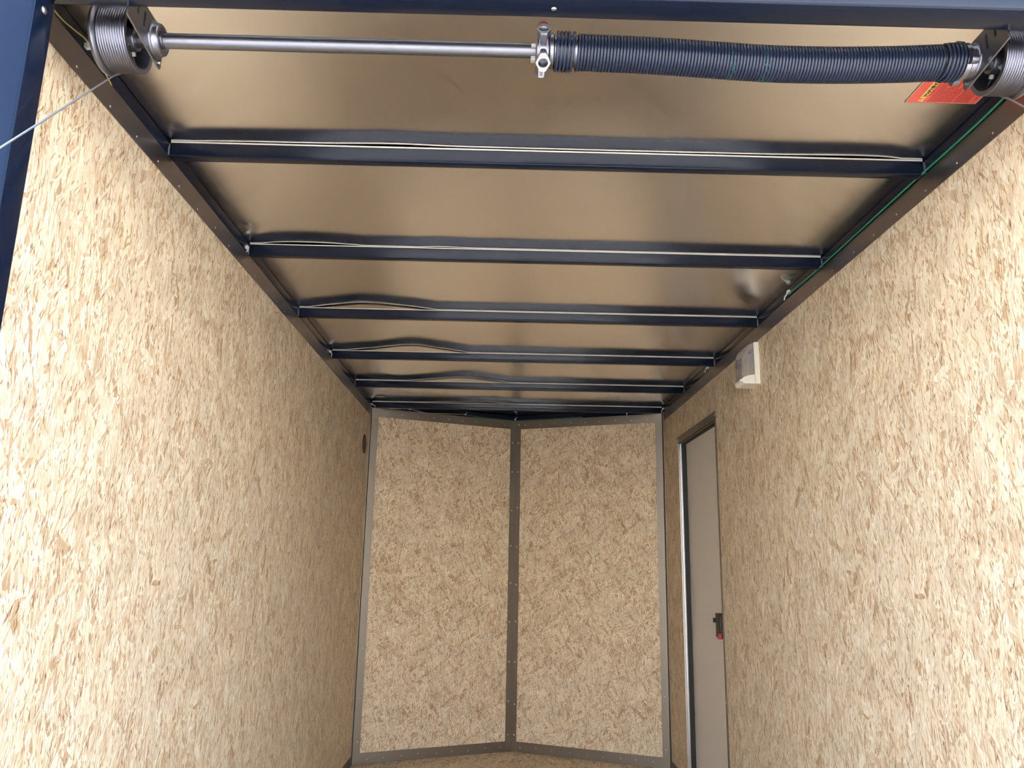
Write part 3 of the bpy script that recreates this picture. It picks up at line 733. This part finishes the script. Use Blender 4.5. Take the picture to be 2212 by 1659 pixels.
# ================================================================ dome light on the right wall
root = empty('dome_light', (XW, 2.92, 1.765), 'cream plastic dome light with smoky lens high on the right wall', 'light')
y0, y1 = 2.872, 2.962; zb, zt = CZ+.674, CZ+.836
def prof_box(bm, pr, ya, yb): extrude_poly(bm, [(XW-a, ya, b) for a, b in pr], (0, yb-ya, 0))
bm = bmesh.new(); prof_box(bm, [(0, zb), (.019, zb), (.019, zt-.003), (.016, zt), (0, zt)], y0, y1)
hou = finish('housing', bm, M_WHITE); rel(hou, root)
bm = bmesh.new(); prof_box(bm, [(.018, zb), (.058, zb), (.066, zb+.003), (.0695, zb+.010), (.070, zb+.018), (.058, zb+.026), (.045, zb+.031), (.030, zb+.034), (.018, zb+.035)], y0, y1)
rel(finish('end_cap', bm, M_WHITE), root)
bm = bmesh.new(); prof_box(bm, [(.020, zb+.034), (.045, zb+.031), (.066, zb+.018), (.0665, zb+.090), (.064, zb+.118), (.055, zb+.138), (.038, zb+.152), (.020, zt-.003)], y0+.001, y1-.001)
bmesh.ops.bevel(bm, geom=[e for e in bm.edges if abs(e.verts[0].co.y-e.verts[1].co.y) < 1e-5 and min(v.co.x for v in e.verts) < XW-.03], offset=.005, segments=3, affect='EDGES')
rel(finish('lens', bm, M_LENS, smooth=True), root)
bm = bmesh.new(); box(bm, XW-.075, XW-.066, y0+.006, y0+.018, zb+.008, zb+.018, bev=.0015); rel(finish('switch', bm, M_WHITE), root)
bm = bmesh.new(); box(bm, XW-.030, XW-.0195, y0+.03, y0+.055, zb+.125, zb+.140, bev=.002); rel(finish('terminal', bm, M_REDP), root)
bm = bmesh.new(); b2 = bmesh.new(); bmesh.ops.create_uvsphere(b2, u_segments=12, v_segments=8, radius=.0028); merge(bm, b2, Matrix.Translation((XW-.0205, y0+.006, zb+.055))); rel(finish('screw', bm, M_BLACK, smooth=True), root)

# ================================================================ round vent on the left wall
root = empty('wall_vent', (-XW, 4.475, 1.737), 'small round black louvred vent on the left wall near the nose', 'vent')
bm = bmesh.new(); lathe_x(bm, [(-XW, .056), (-XW+.003, .055), (-XW+.004, .052), (-XW+.004, .048), (-XW+.0012, .047), (-XW+.0005, 0)], 4.475, 1.737, 48, closed=False); rel(finish('ring', bm, M_BLKP, smooth=True), root)
bm = bmesh.new()
for i in range(9):
    z = 1.737-.040+i*.010; hw = math.sqrt(max(0, .047**2-(z-1.737)**2)); box(bm, -XW+.0005, -XW+.0035, 4.475-hw, 4.475+hw, z-.0022, z+.0022)
rel(finish('louvres', bm, simple('vent louvre', (.022, .018, .013), .5)), root)

# ================================================================ wires and their clips
def cr_path(ctrl, k=8):
    P_ = [Vector(p) for p in ctrl]; out = []
    for i in range(len(P_)-1):
        p0, p1, p2, p3 = P_[max(i-1, 0)], P_[i], P_[i+1], P_[min(i+2, len(P_)-1)]
        for j in range(k):
            t = j/k; out.append(.5*((2*p1)+(p2-p0)*t+(2*p0-5*p1+4*p2-p3)*t*t+(3*p1-p0-3*p2+p3)*t**3))
    out.append(P_[-1]); return out
zw = ZT+.0012
bm = bmesh.new(); tube(bm, cr_path([(.868, 1.30, ZT+.008), (.868, 1.45, zw), (.8675, 1.7, zw+.001), (.868, 2.0, zw+.0015), (.8665, 2.3, zw+.0005), (.8675, 2.50, zw+.008), (.868, 2.56, ZT+.014)]), .0022, 8)
tag(finish('green_wire', bm, M_GREEN, smooth=True), 'thin green wire lying along the right roof rail', 'wire')
bm = bmesh.new(); tube(bm, cr_path([(-.872, 1.12, ZT+.010), (-.868, 1.19, zw), (-.866, 1.27, ZT+.016), (-.8675, 1.30, ZT+.010), (-.868, 1.35, zw), (-.87, 1.38, ZT-.003)]), .0013, 8)
tag(finish('yellow_wire', bm, M_YEL, smooth=True), 'short yellow wire on the left roof rail beside the cable drum', 'wire')
def vp(s, t, off, z):
    d = Vector((-s*XW, YA-YC)).normalized(); nrm = Vector((-d.y, d.x)); nrm = nrm if nrm.y > 0 else -nrm
    q = Vector((s*XW, YC))+d*t-nrm*off; return (q.x, q.y, z)
bm = bmesh.new(); tube(bm, cr_path([vp(-1, .02, .006, ZT+.012), vp(-1, .12, .006, ZT+.004), vp(-1, .23, .006, ZT+.012), vp(-1, .34, .006, ZT-.002), vp(-1, .45, .006, ZT+.004), vp(-1, .56, .006, ZT+.010), vp(-1, .60, .006, ZT+.012)]), .0019, 6)
tag(finish('tan_wire', bm, M_TAN, smooth=True), 'tan wire looping along the left nose rail', 'wire')
bm = bmesh.new(); tube(bm, cr_path([vp(-1, .60, .006, ZT+.010), vp(-1, .75, .006, ZT+.002), vp(-1, .93, .006, ZT+.003), vp(1, .93, .008, ZT+.003), vp(1, .75, .006, ZT+.003), vp(1, .5, .006, ZT+.004)]), .0019, 6)
tag(finish('green_wire', bm, M_GREEN, smooth=True), 'dark green wire across the centre of the nose rail', 'wire')

def clip(p, nrm, lab, tail, s=1.0):
    root = empty('cable_tie', p, lab, 'cable tie', 'white cable ties')
    nrm = Vector(nrm).normalized(); t = Vector((0, 0, 1)).cross(nrm).normalized(); up = Vector((0, 0, 1))
    bm = bmesh.new(); b2 = bmesh.new(); bmesh.ops.create_cube(b2, size=1); bmesh.ops.bevel(b2, geom=list(b2.edges), offset=.15, segments=2, affect='EDGES')
    Mx = Matrix(((t.x, nrm.x, up.x, 0), (t.y, nrm.y, up.y, 0), (t.z, nrm.z, up.z, 0), (0, 0, 0, 1)))
    merge(bm, b2, Matrix.Translation(nrm*.004)@Mx@Matrix.Diagonal((.012*s, .008*s, .010*s, 1)))
    o = finish('head', bm, M_NYLON, root, True)
    bm = bmesh.new(); tl = Vector(tail); tube(bm, [nrm*.005, nrm*.008+tl*.3, nrm*.009+tl*.7, nrm*.007+tl], .0017*s, 6); finish('tail', bm, M_NYLON, root, True)
clip((-XW, 2.228, CZ+.909), (1, 0, 0), 'white cable tie on the left rail at the second roof bow', (0, -.01, -.018), 1.1)
clip((-XW, 3.437, CZ+.913), (1, 0, 0), 'white cable tie on the left rail at the fourth roof bow', (0, .012, -.018), 1.0)
clip((-XW, 4.635, CZ+.912), (1, 0, 0), 'white cable tie where the left rail meets the nose', (.02, 0, -.016), 1.0)
clip((-XW, 1.285, CZ+.910), (1, 0, 0), 'white cable tie on the left rail beside the cable drum', (0, -.008, -.010), 1.0)
clip((XW, 2.528, CZ+.915), (-1, 0, 0), 'white cable tie on the right rail at the end of the green wire', (-.006, .02, -.022), 1.3)
clip((XW, 3.591, CZ+.915), (-1, 0, 0), 'white cable tie on the right rail just left of the dome light', (-.004, .02, -.02), 1.0)
clip((XW, 4.615, CZ+.916), (-1, 0, 0), 'white cable tie where the right rail meets the nose', (-.004, .01, -.022), 1.0)
for s, t, lab in ((-1, .235, 'white cable tie on the nose rail, leftmost of four'), (-1, .60, 'white cable tie on the nose rail, left of the centre seam'), (-1, .945, 'white cable tie on the nose rail right over the centre seam'), (1, .215, 'white cable tie on the right nose rail')):
    p = Vector(vp(s, t, .001, ZT+.012)); q = Vector(vp(s, t, 1, 0))-Vector(vp(s, t, 0, 0)); q.z = 0
    clip(p, q, lab, (.008, 0, .016) if s < 0 else (0, 0, -.018), .8)
